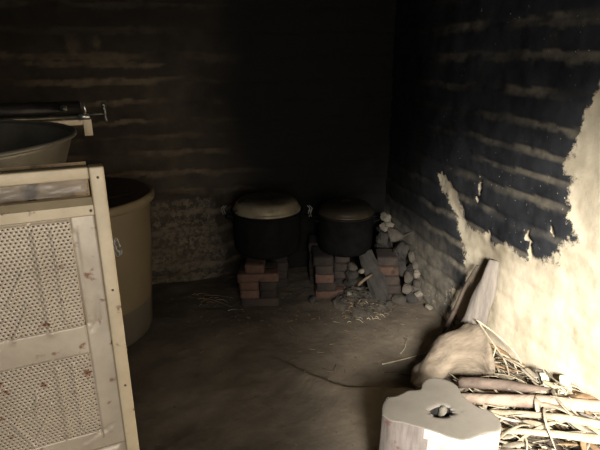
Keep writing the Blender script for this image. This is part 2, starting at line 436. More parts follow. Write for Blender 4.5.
def emboss(px, pz):
    y = 0.0
    for a, b, w, h in RIBS:
        y -= h * math.exp(-(seg_d(px, pz, a, b) / w) ** 2)
        y -= h * math.exp(-(seg_d(px + .40, pz, a, b) / w) ** 2)
    for a, b in LINES: y -= .0026 * math.exp(-(seg_d(px, pz, a, b) / .0034) ** 2)
    for a, b in GROOVES: y += .0035 * math.exp(-(seg_d(px, pz, a, b) / .0024) ** 2)
    y += .002 * (mn.noise(Vector((px * 9, pz * 9, 2.2))))
    return y
bm = bmesh.new()
SX = .0088; SZ = .0074; HR = .0016
def plain(x0, x1, z0, z1, step=.005):
    nx = max(1, round((x1 - x0) / step)); nz = max(1, round((z1 - z0) / step))
    vs = [[bm.verts.new((x0 + (x1 - x0) * i / nx, emboss(x0 + (x1 - x0) * i / nx, z0 + (z1 - z0) * j / nz), z0 + (z1 - z0) * j / nz)) for i in range(nx + 1)] for j in range(nz + 1)]
    for j in range(nz):
        for i in range(nx): bm.faces.new((vs[j][i], vs[j][i + 1], vs[j + 1][i + 1], vs[j + 1][i]))
def holed(x0, x1, z0, nrow):
    ncol = int(round((x1 - x0) / SX))
    for j in range(nrow):
        za, zb = z0 + j * SZ, z0 + (j + 1) * SZ; off = 0 if j % 2 else SX / 2
        for i in range(-1, ncol + 1):
            a = max(x0, x0 + i * SX + off); b = min(x0 + ncol * SX, x0 + (i + 1) * SX + off)
            if b - a < 1e-5: continue
            if b - a < SX * .9:
                vs = [bm.verts.new((px, emboss(px, pz), pz)) for px, pz in ((a, za), (b, za), (b, zb), (a, zb))]
                bm.faces.new(vs); continue
            cx_, cz_ = (a + b) / 2, (za + zb) / 2; out = []; inn = []
            for k in range(8):
                t = math.pi / 4 * k; c, s = math.cos(t), math.sin(t); q = max(abs(c), abs(s))
                p = (cx_ + c / q * (b - a) / 2, cz_ + s / q * (zb - za) / 2)
                out.append(bm.verts.new((p[0], emboss(*p), p[1])))
                p = (cx_ + c * HR, cz_ + s * HR); inn.append(bm.verts.new((p[0], emboss(*p), p[1])))
            for k in range(8):
                k2 = (k + 1) % 8; bm.faces.new((out[k], out[k2], inn[k2], inn[k]))
X0 = -.075 - SX * 68
U0 = 1.240 - SZ * 32; L0 = .934 - SZ * 28
holed(X0, -.075, U0, 32); holed(X0, -.075, L0, 28)
plain(-.075, -.028, L0 - .05, 1.262); plain(X0, -.075, 1.24, 1.262); plain(X0, -.075, .934, U0)
plain(X0, -.075, L0 - .05, L0); plain(-WD + .02, -.028, .12, L0 - .05, .02); plain(-WD + .02, X0, L0 - .05, 1.262, .02)
bmesh.ops.remove_doubles(bm, verts=bm.verts, dist=1e-5)
sheet = link('perforated_panel', bm, M['sheet'], cab)
sheet['label'] = 'dull grey perforated sheet with pressed ribs'
sol = sheet.modifiers.new('thickness', 'SOLIDIFY'); sol.thickness = .0012; sol.offset = 0
def frame_bar(name, x0, x1, y0, y1, z0, z1, bev=.003, m='cream', parent=None):
    b = bmesh.new(); box(b, x0, x1, y0, y1, z0, z1, bev); return link(name, b, M[m], parent or cab)
frame_bar('stile', -.028, 0, -.014, .024, .06, TOP)
frame_bar('stile', -WD, -WD + .028, -.014, .024, .06, TOP)
frame_bar('top_rail', -WD + .0285, -.0285, -.010, .022, 1.322, TOP)
# lower rail is a folded strip leaning back at its top
b = bmesh.new()
prof = [(-.004, 1.246), (-.012, 1.250), (-.012, 1.270), (.006, 1.282), (.020, 1.282), (.020, 1.246)]
A = [b.verts.new((-WD + .0285, y_, z_)) for y_, z_ in prof]; B = [b.verts.new((-.0285, y_, z_)) for y_, z_ in prof]
b.faces.new(A); b.faces.new(B[::-1])
for k in range(6): b.faces.new((A[k], A[(k + 1) % 6], B[(k + 1) % 6], B[k]))
link('lower_rail', b, M['cream'], cab, smooth=False)
frame_bar('recess_back', -WD + .03, -.03, .058, .061, 1.255, 1.345, 0, 'inner')
frame_bar('base_rail', -WD + .0285, -.0285, -.008, .02, .06, .115)
for xx in (-.24, -WD):
    frame_bar('rear_post', xx, xx + .028, DP - .03, DP, .06, 1.3345)
frame_bar('rear_rail', -WD + .0285, .016, DP - .028, DP - .002, 1.335, 1.354)
frame_bar('rail_tab', -.010, .016, DP - .031, DP - .0285, 1.300, 1.354, .001)
frame_bar('side_panel', -WD + .002, -WD + .005, .025, DP - .031, .1, TOP - .02, 0)
frame_bar('shelf', -WD + .03, -.035, .064, DP - .032, 1.128, 1.134, 0, 'inner')
frame_bar('floor_tray', -WD + .03, -.01, .03, DP - .032, .11, .118, 0, 'inner')
for xx in (-.012, -WD + .016):
    for yy in (.006, DP - .015):
        b = bmesh.new(); lathe(b, [(0, 0), (.016, 0), (.016, .02), (.010, .03), (.010, .065), (0, .065)], 16, cx=xx, cy=yy); link('foot', b, M['steel'], cab)
# crumpled plastic film tucked in the recess
b = bmesh.new(); nx, nz = 60, 12; g = []
for j in range(nz + 1):
    row = []
    for i in range(nx + 1):
        fx = i / nx; f = j / nz
        px = -.40 + fx * .366
        ztop = 1.283 + .034 * max(0, (fx - .45) / .55) ** .8 - .006 * math.sin(fx * 9)
        pz = 1.2825 + f * (ztop - 1.2825 + .008)
        row.append(b.verts.new((px, .030 + .02 * f + .007 * mn.noise(Vector((px * 40, f * 3, 1))) + .004 * mn.noise(Vector((px * 110 + f * 6, f * 7, 4))), pz)))
    g.append(row)
for j in range(nz):
    for i in range(nx): b.faces.new((g[j][i], g[j][i + 1], g[j + 1][i + 1], g[j + 1][i]))
o = link('plastic_film', b, M['film'], cab); o['label'] = 'crumpled clear plastic film'
# wire loop hooked on the edge
b = bmesh.new()
for cx0, rr, ph in ((.007, .021, 0), (.010, .017, .6), (.005, .014, 1.2)):
    pts = [Vector((cx0 + .006 * math.cos(t + ph), .012 + .004 * math.sin(2 * t), 1.165 + rr * math.sin(t))) for t in np.linspace(0, 2 * math.pi * .96, 26)]
    sweep(b, pts, .0011, n=6)
o = link('wire_loop', b, M['wire'], cab)
# rivets
for (rx, rz_) in [(-.013, 1.325), (-.013, 1.08), (-.013, .84), (-.034, 1.259)]:
    b = bmesh.new(); bmesh.ops.create_uvsphere(b, u_segments=10, v_segments=6, radius=.0028)
    for v in b.verts: v.co = Vector((v.co.x + rx, v.co.y * .5 - .0145, v.co.z + rz_))
    link('rivet', b, M['darkwood'], cab)
# gas pipe along the rear rail with its valves
b = bmesh.new(); sweep(b, [Vector((-WD + .02, DP - .02, 1.391)), Vector((-.4, DP - .02, 1.391)), Vector((-.012, DP - .02, 1.389))], .024, n=20)
pipe = link('gas_pipe', b, M['pipe'], cab)
b = bmesh.new(); sweep(b, [Vector((-WD + .02, DP - .048, 1.365)), Vector((-.02, DP - .048, 1.365))], .007, n=12); link('rail_tube', b, M['steel'], pipe)
for xx in (-.70, -.38, -.062):
    b = bmesh.new(); sweep(b, [Vector((xx, DP - .04, 1.393)), Vector((xx, DP - .058, 1.393))], .011, n=14)
    sweep(b, [Vector((xx, DP - .058, 1.393)), Vector((xx, DP - .064, 1.393))], .006, n=10); link('valve', b, M['steel'], pipe)
b = bmesh.new()
sweep(b, [Vector((-.022, DP - .048, 1.365)), Vector((.012, DP - .048, 1.365))], .011, n=6)
sweep(b, [Vector((.0, DP - .048, 1.371)), Vector((.0, DP - .048, 1.411))], .004, n=8); link('end_valve', b, M['bright'], pipe)
b = bmesh.new()
sweep(b, [Vector((.012, DP - .048, 1.371)), Vector((.058, DP - .046, 1.371))], .0035, n=8)
sweep(b, spline([(.058, DP - .046, 1.400), (.060, DP - .046, 1.386), (.0605, DP - .046, 1.366), (.062, DP - .046, 1.344)], 10), lambda t: .007 - .003 * t, n=10)
bmesh.ops.create_uvsphere(b, u_segments=12, v_segments=8, radius=.009, matrix=Matrix.Translation((.058, DP - .046, 1.400)))
link('tap', b, M['steel'], pipe)

# wide aluminium basin let into the top of the cabinet
def cabw(x_, y_, z_): return cab.matrix_basis @ Vector((x_, y_, z_)) if False else Vector((-.146 + x_ * math.cos(CA) - y_ * math.sin(CA), 1.046 + x_ * math.sin(CA) + y_ * math.cos(CA), z_))
bc = cabw(-.425, .405, 1.1345)
basin = empty('basin', bc, 0, 'wide dull aluminium basin sunk in the top of the metal cabinet', 'basin')
b = bmesh.new()
ro = [(0, 0), (.20, 0), (.25, .008), (.30, .05), (.345, .13), (.375, .215), (.380, .225)]
ri = [(r_ - .004, z_ + .004) for r_, z_ in ro[::-1]][:-1] + [(0, .004)]
lathe(b, ro + ri, 96); link('bowl', b, M['alu'], basin)
b = bmesh.new(); ring = [Vector((.384 * math.cos(t), .384 * math.sin(t), .228)) for t in np.linspace(0, 2 * math.pi, 97)]
sweep(b, ring, .0055, n=8); link('rim', b, M['alu'], basin)

# ------------------------------------------------------------------ plastic drum
drum = empty('plastic_drum', (-.575, 2.865, fz(-.5, 2.6) - .004), 0, 'big beige plastic drum with a dark flat lid against the smoky back wall', 'drum')
b = bmesh.new()
lathe(b, [(0, 0), (.31, 0), (.335, .012), (.348, .04), (.365, .25), (.385, .5), (.402, .80), (.404, .835), (.396, .835), (.392, .80), (.34, .05), (0, .03)], 96)
o = link('body', b, M['tub'], drum)
b = bmesh.new()
lathe(b, [(.4045, .806), (.424, .806), (.430, .815), (.430, .842), (.424, .852), (.412, .856), (.402, .850), (.399, .842), (.399, .838), (.4045, .836)] , 96)
bmesh.ops.remove_doubles(b, verts=b.verts, dist=1e-6)
link('rim', b, M['tub_rim'], drum)
b = bmesh.new()
def sag(a, r_, z_): return r_, z_ + .006 * math.sin(2 * a + .5) * (r_ / .4) ** 2
lathe(b, [(0, .835), (.15, .838), (.30, .846), (.385, .853), (.398, .849), (.398, .842), (.30, .838), (0, .828)], 72, sag)
for (a, c) in [(( -.10, -.30), (.34, -.06))]:
    sweep(b, [Vector((a[0], a[1], .851)), Vector((c[0], c[1], .853))], .004, .0035, n=6)
lid = link('lid', b, M['tub_lid'], drum)

def lid_stain_shade(m, z0, z1, c):  # darkens the lid top: smoke stain, plus shade put into the colour
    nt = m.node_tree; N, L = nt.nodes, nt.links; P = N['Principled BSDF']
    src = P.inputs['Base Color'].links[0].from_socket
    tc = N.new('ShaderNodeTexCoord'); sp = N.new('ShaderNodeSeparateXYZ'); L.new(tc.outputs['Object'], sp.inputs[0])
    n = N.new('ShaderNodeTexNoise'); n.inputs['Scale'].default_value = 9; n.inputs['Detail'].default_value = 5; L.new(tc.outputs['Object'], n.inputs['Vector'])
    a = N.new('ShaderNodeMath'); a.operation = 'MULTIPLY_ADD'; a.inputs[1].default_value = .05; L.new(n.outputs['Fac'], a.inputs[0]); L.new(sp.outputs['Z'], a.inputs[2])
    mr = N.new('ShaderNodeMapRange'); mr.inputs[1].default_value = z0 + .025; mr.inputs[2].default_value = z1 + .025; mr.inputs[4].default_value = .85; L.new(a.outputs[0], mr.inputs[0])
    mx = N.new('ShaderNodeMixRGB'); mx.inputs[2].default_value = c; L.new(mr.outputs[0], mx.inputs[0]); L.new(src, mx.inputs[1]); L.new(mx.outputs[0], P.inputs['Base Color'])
lid_stain_shade(M['alu_lid'], .340, .364, lin(62, 53, 42))
lid_stain_shade(M['alu_dark'], .285, .32, lin(40, 36, 30))
# ------------------------------------------------------------------ cooking pots
def pot(loc, r, h, lid_r, dome, lid_mat, rz, label, wires):
    p = empty('cooking_pot', loc, rz, label, 'pot')
    b = bmesh.new()
    k = r
    pr = [(0, 0), (k * .80, 0), (k * .93, h * .05), (k * .985, h * .14), (k, h * .3), (k * 1.0, h * .72), (k * .985, h * .86), (k * .985, h * .95), (k * 1.04, h * .985), (k * 1.055, h)]
    inn = [(k * 1.03, h), (k * .96, h * .95), (k * .97, h * .5), (k * .9, h * .06), (0, h * .04)]
    lathe(b, pr + inn, 72, lambda a, r_, z_: (r_ * (1 + .006 * math.sin(3 * a + z_ * 20)), z_)); link('body', b, M['soot_pot'], p)
    b = bmesh.new(); q = lid_r
    pr = [(q * 1.0, h - .012), (q * 1.02, h + .003), (q * 1.02, h + .008), (q * .985, h + .012), (q * .97, h + .02), (q * .92, h + dome * .5), (q * .80, h + dome * .78), (q * .60, h + dome * .93),
          (q * .34, h + dome * .985), (q * .30, h + dome * .955), (q * .10, h + dome * .97), (0, h + dome * .975)]
    low = [(0, h + dome * .94), (q * .5, h + dome * .9), (q * .9, h + dome * .42), (q * .96, h + .005), (q * .98, h - .012)]
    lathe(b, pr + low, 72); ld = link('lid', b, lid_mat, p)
    b = bmesh.new()
    pts = spline([(-q * .16, 0, h + dome * .97), (-q * .13, 0, h + dome * 1.08), (0, 0, h + dome * 1.14), (q * .13, 0, h + dome * 1.08), (q * .16, 0, h + dome * .97)], 14)
    sweep(b, pts, .006, n=8); link('lid_handle', b, M['soot_pot'], ld)
    for s in (-1, 1):
        b = bmesh.new()
        pts = spline([(s * k * .985, -.045, h * .80), (s * (k + .035), -.040, h * .83), (s * (k + .045), 0, h * .84), (s * (k + .035), .040, h * .83), (s * k * .985, .045, h * .80)], 18)
        sweep(b, pts, .0065, n=8); hd = link('handle', b, M['soot_pot'], p)
        if s in wires:
            b = bmesh.new()
            for dx in (0, .014):
                pts = spline([(s * (k + .045 + dx), -.012, h * .84 + .012), (s * (k + .055 + dx), -.016, h * .84 + .05), (s * (k + .038 + dx), -.010, h * .84 + .07)], 10)
                sweep(b, pts, .0028, n=6)
            link('wire_twist', b, M['wire'], hd)
    return p
PH = .288
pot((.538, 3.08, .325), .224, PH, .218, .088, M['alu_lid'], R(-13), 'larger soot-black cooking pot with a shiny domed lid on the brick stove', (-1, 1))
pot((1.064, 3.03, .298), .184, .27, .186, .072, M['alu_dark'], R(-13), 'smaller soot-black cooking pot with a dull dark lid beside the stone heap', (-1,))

# ------------------------------------------------------------------ bricks
def brick_mesh(L_, W_, H_, seed, chip=.5):
    b = bmesh.new(); box(b, -L_ / 2, L_ / 2, -W_ / 2, W_ / 2, 0, H_, 0)
    bmesh.ops.subdivide_edges(b, edges=b.edges, cuts=5, use_grid_fill=True)
    for v in b.verts:
        n_ = mn.noise_vector(v.co * 14 + Vector((seed * 3.1, seed, 0)))
        ex = sum((abs(abs(v.co.x) - L_ / 2) < 1e-4, abs(abs(v.co.y) - W_ / 2) < 1e-4, min(abs(v.co.z), abs(v.co.z - H_)) < 1e-4))
        v.co += n_ * .0028
        if ex >= 2:
            c = Vector((0, 0, H_ / 2)); w = .003 + chip * .012 * max(0, mn.noise(v.co * 22 + Vector((seed, 5, seed))))
            v.co += (c - v.co).normalized() * w * (1.5 if ex == 3 else 1)
    return b
nb = [0]
def brick(x_, y_, z_, rz, L_, W_, H_, label, m='brick', group=None, tilt=0, roll=0):
    nb[0] += 1
    o = link('brick', brick_mesh(L_, W_, H_ - .001, nb[0]), M[m], loc=(x_, y_, z_))
    o.rotation_euler = (roll, tilt, rz)
    return tag(o, label, 'brick', group)
rz = R(-12)
def loc_(ox, oy, a, dx, dy): return ox + dx * math.cos(a) - dy * math.sin(a), oy + dx * math.sin(a) + dy * math.cos(a)
RH = .0585
# stack under the larger pot: (offset along the face, depth offset, row, length along face, depth, label)
S1 = [(.0, .055, 0, .250, .11, 'long smoked brick at the very bottom of the front stack under the larger pot', 'brick_soot'),
      (-.064, .12, 1, .124, .24, 'square brick end in the second course of the front stack, beside the drum side', 'brick'),
      (.056, .12, 1, .106, .24, 'square brick end in the second course of the front stack, beside the second stack', 'brick_soot'),
      (-.067, .12, 2, .124, .24, 'clean brick end just below the long red brick, towards the drum', 'brick'),
      (.055, .115, 2, .110, .23, 'grey smoked brick end just below the long red brick, towards the small pot', 'brick_soot'),
      (-.008, .052, 3, .268, .105, 'long clean red brick lying across the front stack, jutting out at both ends', 'brick'),
      (-.030, .13, 4, .126, .24, 'short red brick end topmost in the front stack, touching the larger pot', 'brick')]
FX, FY = .452, 2.928
f0 = fz(.45, 2.98) - .003
for dx, dy, k, a_, b_, lab, mm in S1:
    x_, y_ = loc_(FX, FY, rz, dx, dy); brick(x_, y_, f0 + RH * k, rz + R(rng.uniform(-1.5, 1.5)), a_, b_, RH, lab, mm, tilt=R(-1.2) if k == 3 else 0)
# second brick behind the long one keeps the top brick level
x_, y_ = loc_(FX, FY, rz, -.01, .165); brick(x_, y_, f0 + RH * 3, rz, .25, .105, RH, 'smoked brick lying behind the long clean red brick', 'brick_soot')
x_, y_ = loc_(FX, FY, rz, .10, .06); 
# rear support of the larger pot
for k in range(5):
    brick(.655, 3.26, fz(.655, 3.26) + RH * k * 1.075, rz + R(90) + R(rng.uniform(-5, 5)), .20, .12, RH * 1.07, 'soot-blackened brick in the hidden rear support of the larger pot', 'brick_soot', 'bricks of the rear support')
# ridge of bricks running back between the pots
SX0, SY0 = .905, 2.925; H2 = .062
f2 = fz(.93, 2.95) - .003
S2 = [(.03, .06, 0, .20, .12, 'reddish brick at the foot of the middle stack, half in the ash', 'brick'),
      (.0, .09, 1, .135, .22, 'smoked brick in the second course of the middle stack', 'brick_soot'),
      (-.008, .09, 2, .125, .22, 'reddish brick end in the third course of the middle stack', 'brick'),
      (-.012, .10, 3, .120, .24, 'brick just under the long top brick of the middle stack', 'brick_soot'),
      (-.022, .10, 4, .135, .24, 'top brick of the middle stack, its sooty face towards the doorway', 'brick_soot')]
for dx, dy, k, a_, b_, lab, mm in S2:
    x_, y_ = loc_(SX0, SY0, rz, dx, dy); brick(x_, y_, f2 + H2 * k, rz + R(rng.uniform(-3, 3)), a_, b_, H2, lab, mm)
for k in range(5):
    x_, y_ = loc_(SX0, SY0, rz, -.04, .345); brick(x_, y_, f2 + H2 * k, rz + R(rng.uniform(-3, 3)), .125, .23, H2,
          'rearmost top brick of the middle ridge between the pots' if k == 4 else 'soot-black brick in the rear end of the ridge between the pots', 'brick_soot', None if k == 4 else 'rear bricks of the middle ridge')
# short column under the smaller pot
S3 = [(.125, .15, 0, .09, .20, 'red brick end low beside the ash under the smaller pot', 'brick'),
      (.115, .16, 1, .085, .20, 'dark brick end between the red brick and the smaller pot column top', 'brick_soot'),
      (.112, .17, 2, .095, .21, 'soot-black brick, third in the short column under the smaller pot', 'brick_soot'),
      (.112, .16, 3, .10, .22, 'charred flat brick, fourth in the short column under the smaller pot', 'brick_soot'),
      (.115, .17, 4, .10, .22, 'charred top brick directly touching the smaller pot', 'brick_soot')]
for dx, dy, k, a_, b_, lab, mm in S3:
    x_, y_ = loc_(SX0, SY0, rz, dx, dy); brick(x_, y_, f2 + .0585 * k, rz + R(rng.uniform(-4, 4)), a_, b_, .0585, lab, mm)
# bricks in the stone heap next to the wall
for (x_, y_, k, L_, W_, lab, mm) in [
    (1.325, 2.855, 0, .16, .20, 'sooty brick lowest of the column in the stone heap', 'brick_soot'),
    (1.325, 2.865, 1, .155, .20, 'dark brick, second of the column in the stone heap', 'brick_soot'),
    (1.325, 2.875, 2, .13, .20, 'soot-dark brick, third of the column in the stone heap', 'brick_soot'),
    (1.325, 2.895, 3, .13, .20, 'reddish brick, fourth of the column in the stone heap', 'brick'),
    (1.325, 2.915, 4, .135, .20, 'dull brick topping the brick column in the stone heap', 'brick_soot')]:
    brick(x_, y_, fz(1.32, 2.85) - .003 + .06 * k, R(-16 + rng.uniform(-4, 4)), L_, W_, .06, lab, mm)

# ------------------------------------------------------------------ stones of the heap
def stone_mesh(sx, sy, sz, seed, flat=.25):
    r_ = random.Random(seed); b = bmesh.new()
    for _ in range(26):
        v = Vector((r_.gauss(0, 1), r_.gauss(0, 1), r_.gauss(0, 1))).normalized()
        q = max(abs(v.x), abs(v.y), abs(v.z)); v = v.lerp(v / q, .55) * r_.uniform(.86, 1.05)
        b.verts.new((v.x * sx, v.y * sy, v.z * sz))
    bmesh.ops.convex_hull(b, input=b.verts)
    loose = [v for v in b.verts if not v.link_faces]
    if loose: bmesh.ops.delete(b, geom=loose, context='VERTS')
    bmesh.ops.bevel(b, geom=list(b.edges), offset=min(sx, sy, sz) * .12, segments=2, affect='EDGES')
    return b
ns = [100]
def stone(x_, y_, z_, sx, sy, sz, label, m='stone', rot=(0, 0, 0), group=None):
    ns[0] += 1
    o = link('stone', stone_mesh(sx, sy, sz, ns[0]), M[m], loc=(x_, y_, z_), smooth=False); o.rotation_euler = rot
    return tag(o, label, 'stone', group)
stone(1.385, 3.09, .486, .036, .045, .032, 'whitish stone with a rusty stain perched on top of the stone heap', 'stone_pale', (.1, .1, .3))
stone(1.375, 3.05, .436, .050, .05, .022, 'flat pale stone directly under the whitish top stone', 'stone_pale', (.2, -.25, .1))
stone(1.390, 3.10, .395, .075, .06, .026, 'smoked stone wedged below the flat pale stone', 'stone_dark')
stone(1.312, 2.985, .372, .050, .06, .055, 'round smoked boulder resting on the brick column of the heap', 'stone_dark')
stone(1.408, 2.985, .392, .055, .06, .040, 'faceted grey stone above the big block of the heap', 'stone', (.3, .35, .2))
stone(1.415, 2.90, .300, .055, .07, .085, 'big grey block standing at the wall side of the brick column', 'stone_dark', (0, .15, .1))
stone(1.39, 3.08, .20, .075, .09, .17, 'tall smoked block at the back of the heap', 'stone_dark')
stone(1.41, 2.86, .19, .035, .05, .06, 'dark stone squeezed below the big grey block', 'stone_dark')
for (x_, y_, z_, sx, sy, sz, lab, m) in [
    (1.470, 2.825, .285, .024, .03, .046, 'upright pale stone at the top of the row along the wall', 'stone'),
    (1.478, 2.790, .235, .024, .03, .030, 'grey stone just below the upright pale stone by the wall', 'stone'),
    (1.470, 2.745, .192, .022, .028, .032, 'pale rounded stone midway down the row along the wall', 'stone_pale'),
    (1.425, 2.770, .165, .030, .03, .045, 'brownish stone beside the pale rounded stone of the wall row', 'stone'),
    (1.462, 2.715, .135, .026, .03, .028, 'grey stone under the pale rounded stone of the wall row', 'stone'),
    (1.395, 2.715, .105, .036, .03, .036, 'squat brown stone in front of the brick column', 'stone'),
    (1.455, 2.67, .088, .030, .022, .020, 'flat pale stone near the floor at the foot of the wall row', 'stone_pale'),
    (1.43, 2.70, .05, .05, .05, .04, 'dark stone at floor level under the flat pale stone', 'stone_dark'),
    (1.485, 2.74, .06, .04, .06, .06, 'grey foundation stone against the wall under the wall row', 'stone'),
    (1.335, 2.70, .045, .05, .035, .035, 'broad stone on the floor before the brick column', 'stone'),
    (1.47, 2.82, .15, .045, .06, .09, 'dark stone tucked behind the wall row', 'stone_dark'),
    (1.26, 2.69, .03, .03, .025, .022, 'small grey stone lying between slab and heap', 'stone'),
    (1.50, 2.60, .022, .028, .022, .018, 'small pale stone alone at the foot of the wall', 'stone_pale')]:
    stone(x_, y_, z_, sx, sy, sz, lab, m, (rng.uniform(-.2, .2), rng.uniform(-.2, .2), rng.uniform(-1, 1)))
# leaning slab and the rubble in the fire mouth
b = bmesh.new(); sweep(b, [Vector((1.165, 2.92, .305)), Vector((1.18, 2.88, .26)), Vector((1.20, 2.83, .19)), Vector((1.225, 2.77, .09)), Vector((1.24, 2.75, .01))], lambda t: .05 + .012 * t, .024, n=12, up=(-.3, -1, .6), rough=.5)
tag(link('stone_slab', b, M['stone_dark'], smooth=False), 'narrow grey slab leaning diagonally into the fire mouth below the smaller pot', 'slab')
stone(1.075, 2.885, .235, .035, .04, .028, 'pale ashy stone under the front of the smaller pot', 'stone')
stone(1.068, 2.885, .18, .045, .05, .03, 'rough grey stone beneath the pale ashy stone in the fire mouth', 'stone_dark')
stone(1.055, 2.88, .12, .05, .05, .034, 'grey ash-covered stone lowest in the fire mouth', 'stone_dark')
stone(1.115, 2.83, .215, .020, .02, .016, 'small whitish pebble on the rubble above the burnt stick', 'stone_pale')
stone(1.03, 2.81, .07, .022, .02, .018, 'small bluish pebble at the edge of the ash heap', 'stone_pale')
stone(.80, 2.88, .02, .030, .03, .026, 'dark pebble at the foot of the middle stack', 'stone_dark')
b = bmesh.new(); sweep(b, spline([(1.075, 2.77, .145), (1.105, 2.755, .185), (1.145, 2.76, .205), (1.175, 2.79, .205)], 12), lambda t: .010 - .003 * t, n=8, rough=.2)
tag(link('firewood_stick', b, M['chip']), 'short bent pale stick poking out of the fire mouth', 'stick')
# ash heap (one uncountable mass) with chaff
b = bmesh.new()
def ash_h(x_, y_):
    q = math.hypot((x_ - 1.10) / .19, (y_ - 2.80) / .19) * (1 + .5 * mn.noise(Vector((x_ * 9, y_ * 9, 8))))
    return max(0, 1 - q * q) * .115 * (.8 + .5 * mn.noise(Vector((x_ * 14, y_ * 14, 0))))
n_ = 44; g = [[None] * (n_ + 1) for _ in range(n_ + 1)]
for j in range(n_ + 1):
    for i in range(n_ + 1):
        x_ = .92 + .36 * i / n_; y_ = 2.62 + .36 * j / n_
        g[j][i] = b.verts.new((x_, y_, fz(x_, y_) - .009 + ash_h(x_, y_) + .008 * mn.noise(Vector((x_ * 50, y_ * 50, 3)))))
for j in range(n_):
    for i in range(n_): b.faces.new((g[j][i], g[j][i + 1], g[j + 1][i + 1], g[j + 1][i]))
for _ in range(260):
    x_ = rng.gauss(1.10, .08); y_ = rng.gauss(2.75, .07)
    if not (.93 < x_ < 1.27 and 2.63 < y_ < 2.97): continue
    z_ = fz(x_, y_) + ash_h(x_, y_) + .004; a = rng.uniform(0, 6.28); l = rng.uniform(.008, .035)
    sweep(b, [Vector((x_ - l * math.cos(a), y_ - l * math.sin(a), z_)), Vector((x_ + l * math.cos(a), y_ + l * math.sin(a), z_ + rng.uniform(-.004, .012)))], rng.uniform(.0012, .003), n=4)
tag(link('ash_heap', b, M['ash']), 'heap of grey ash and burnt chaff spilling from the fire mouth', 'ash', kind='stuff')

# ------------------------------------------------------------------ chopping block
OUT = [(.605, 1.29), (.625, 1.335), (.66, 1.372), (.69, 1.372), (.718, 1.380), (.747, 1.390), (.775, 1.386), (.799, 1.388), (.818, 1.415), (.845, 1.436), (.872, 1.440), (.898, 1.432), (.93, 1.40),
       (.936, 1.36), (.928, 1.325), (.934, 1.282), (.948, 1.245), (.972, 1.222), (.980, 1.19), (.972, 1.155), (.945, 1.128), (.90, 1.128), (.86, 1.122), (.82, 1.118), (.791, 1.128), (.765, 1.150), (.735, 1.180), (.692, 1.212), (.655, 1.240), (.62, 1.258)]
blk = empty('chopping_block', (.79, 1.27, 0), 0, 'sawn tree stump chopping block with a smooth grey top and a hole', 'chopping block')
n = len(OUT); cxy = Vector((.79, 1.27, 0))
ol = [Vector((p[0], p[1], 0)) - cxy for p in OUT]
ol = [p for p in spline(ol + [ol[0]], 120)][:-1]
HX, HY, HRX, HRY = .020, -.012, .036, .026        # hole in the top
bm = bmesh.new(); rows = []
for zi, zf in enumerate([-.02, .06, .14, .22, .30, .36, .39, .398]):
    row = []
    for k, p in enumerate(ol):
        a = math.atan2(p.y, p.x)
        s = 1 + .10 * (1 - zf / .4) ** 2 + .018 * mn.noise(Vector((math.cos(a) * 6, math.sin(a) * 6, zf * 2))) - (.006 if zf > .395 else 0)
        row.append(bm.verts.new((p.x * s, p.y * s, zf if zf > 0 else fz(.8, 1.25) - .01)))
    rows.append(row)
for a, c in zip(rows, rows[1:]):
    for k in range(len(a)):
        k2 = (k + 1) % len(a); bm.faces.new((a[k], a[k2], c[k2], c[k]))
bm.faces.new(rows[0][::-1])
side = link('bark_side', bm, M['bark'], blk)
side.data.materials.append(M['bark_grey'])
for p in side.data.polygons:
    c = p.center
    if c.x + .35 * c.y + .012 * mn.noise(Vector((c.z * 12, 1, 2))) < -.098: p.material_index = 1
blk.children[0]['label'] = 'pale peeled side of the stump'
bm = bmesh.new(); rows = []
m_ = len(ol)
for f in [1.0, .985, .93, .85, .75, .65, .55, .45, .36, .28, .2, .12, 0.0, -1, -2]:
    row = []
    for k, p in enumerate(ol):
        a = 2 * math.pi * k / m_ + math.atan2(ol[0].y, ol[0].x) * 1.0
        a = math.atan2(p.y - HY, p.x - HX)
        hx = HX + HRX * math.cos(a) * (1 + .5 * mn.noise(Vector((math.cos(a) * 2, math.sin(a) * 2, 7)))); hy = HY + HRY * math.sin(a)
        if f >= 0:
            x_ = hx + (p.x * .994 - hx) * f; y_ = hy + (p.y * .994 - hy) * f
            z_ = .398 + (.002 if f < 1 else 0) + .0015 * mn.noise(Vector((x_ * 12, y_ * 12, 0))) - (.003 if f == 0 else 0)
        elif f == -1: x_, y_, z_ = HX + (hx - HX) * .96, HY + (hy - HY) * .96, .360
        else: x_, y_, z_ = HX + (hx - HX) * .5, HY + (hy - HY) * .5, .35
        row.append(bm.verts.new((x_, y_, z_)))
    rows.append(row)
for a, c in zip(rows, rows[1:]):
    for k in range(m_):
        k2 = (k + 1) % m_; bm.faces.new((a[k], a[k2], c[k2], c[k]))
bm.faces.new(rows[-1])
top = link('cut_top', bm, M['wood_top'], blk)
top.data.materials.append(M['black'])
for p in top.data.polygons:
    if p.center.z < .392: p.material_index = 1; p.use_smooth = False
o = stone(.822, 1.270, .388, .018, .015, .022, 'small whitish chip lying in the hole of the chopping block', 'stone_pale', (.3, .2, .5)); o.name = 'stone_chip'

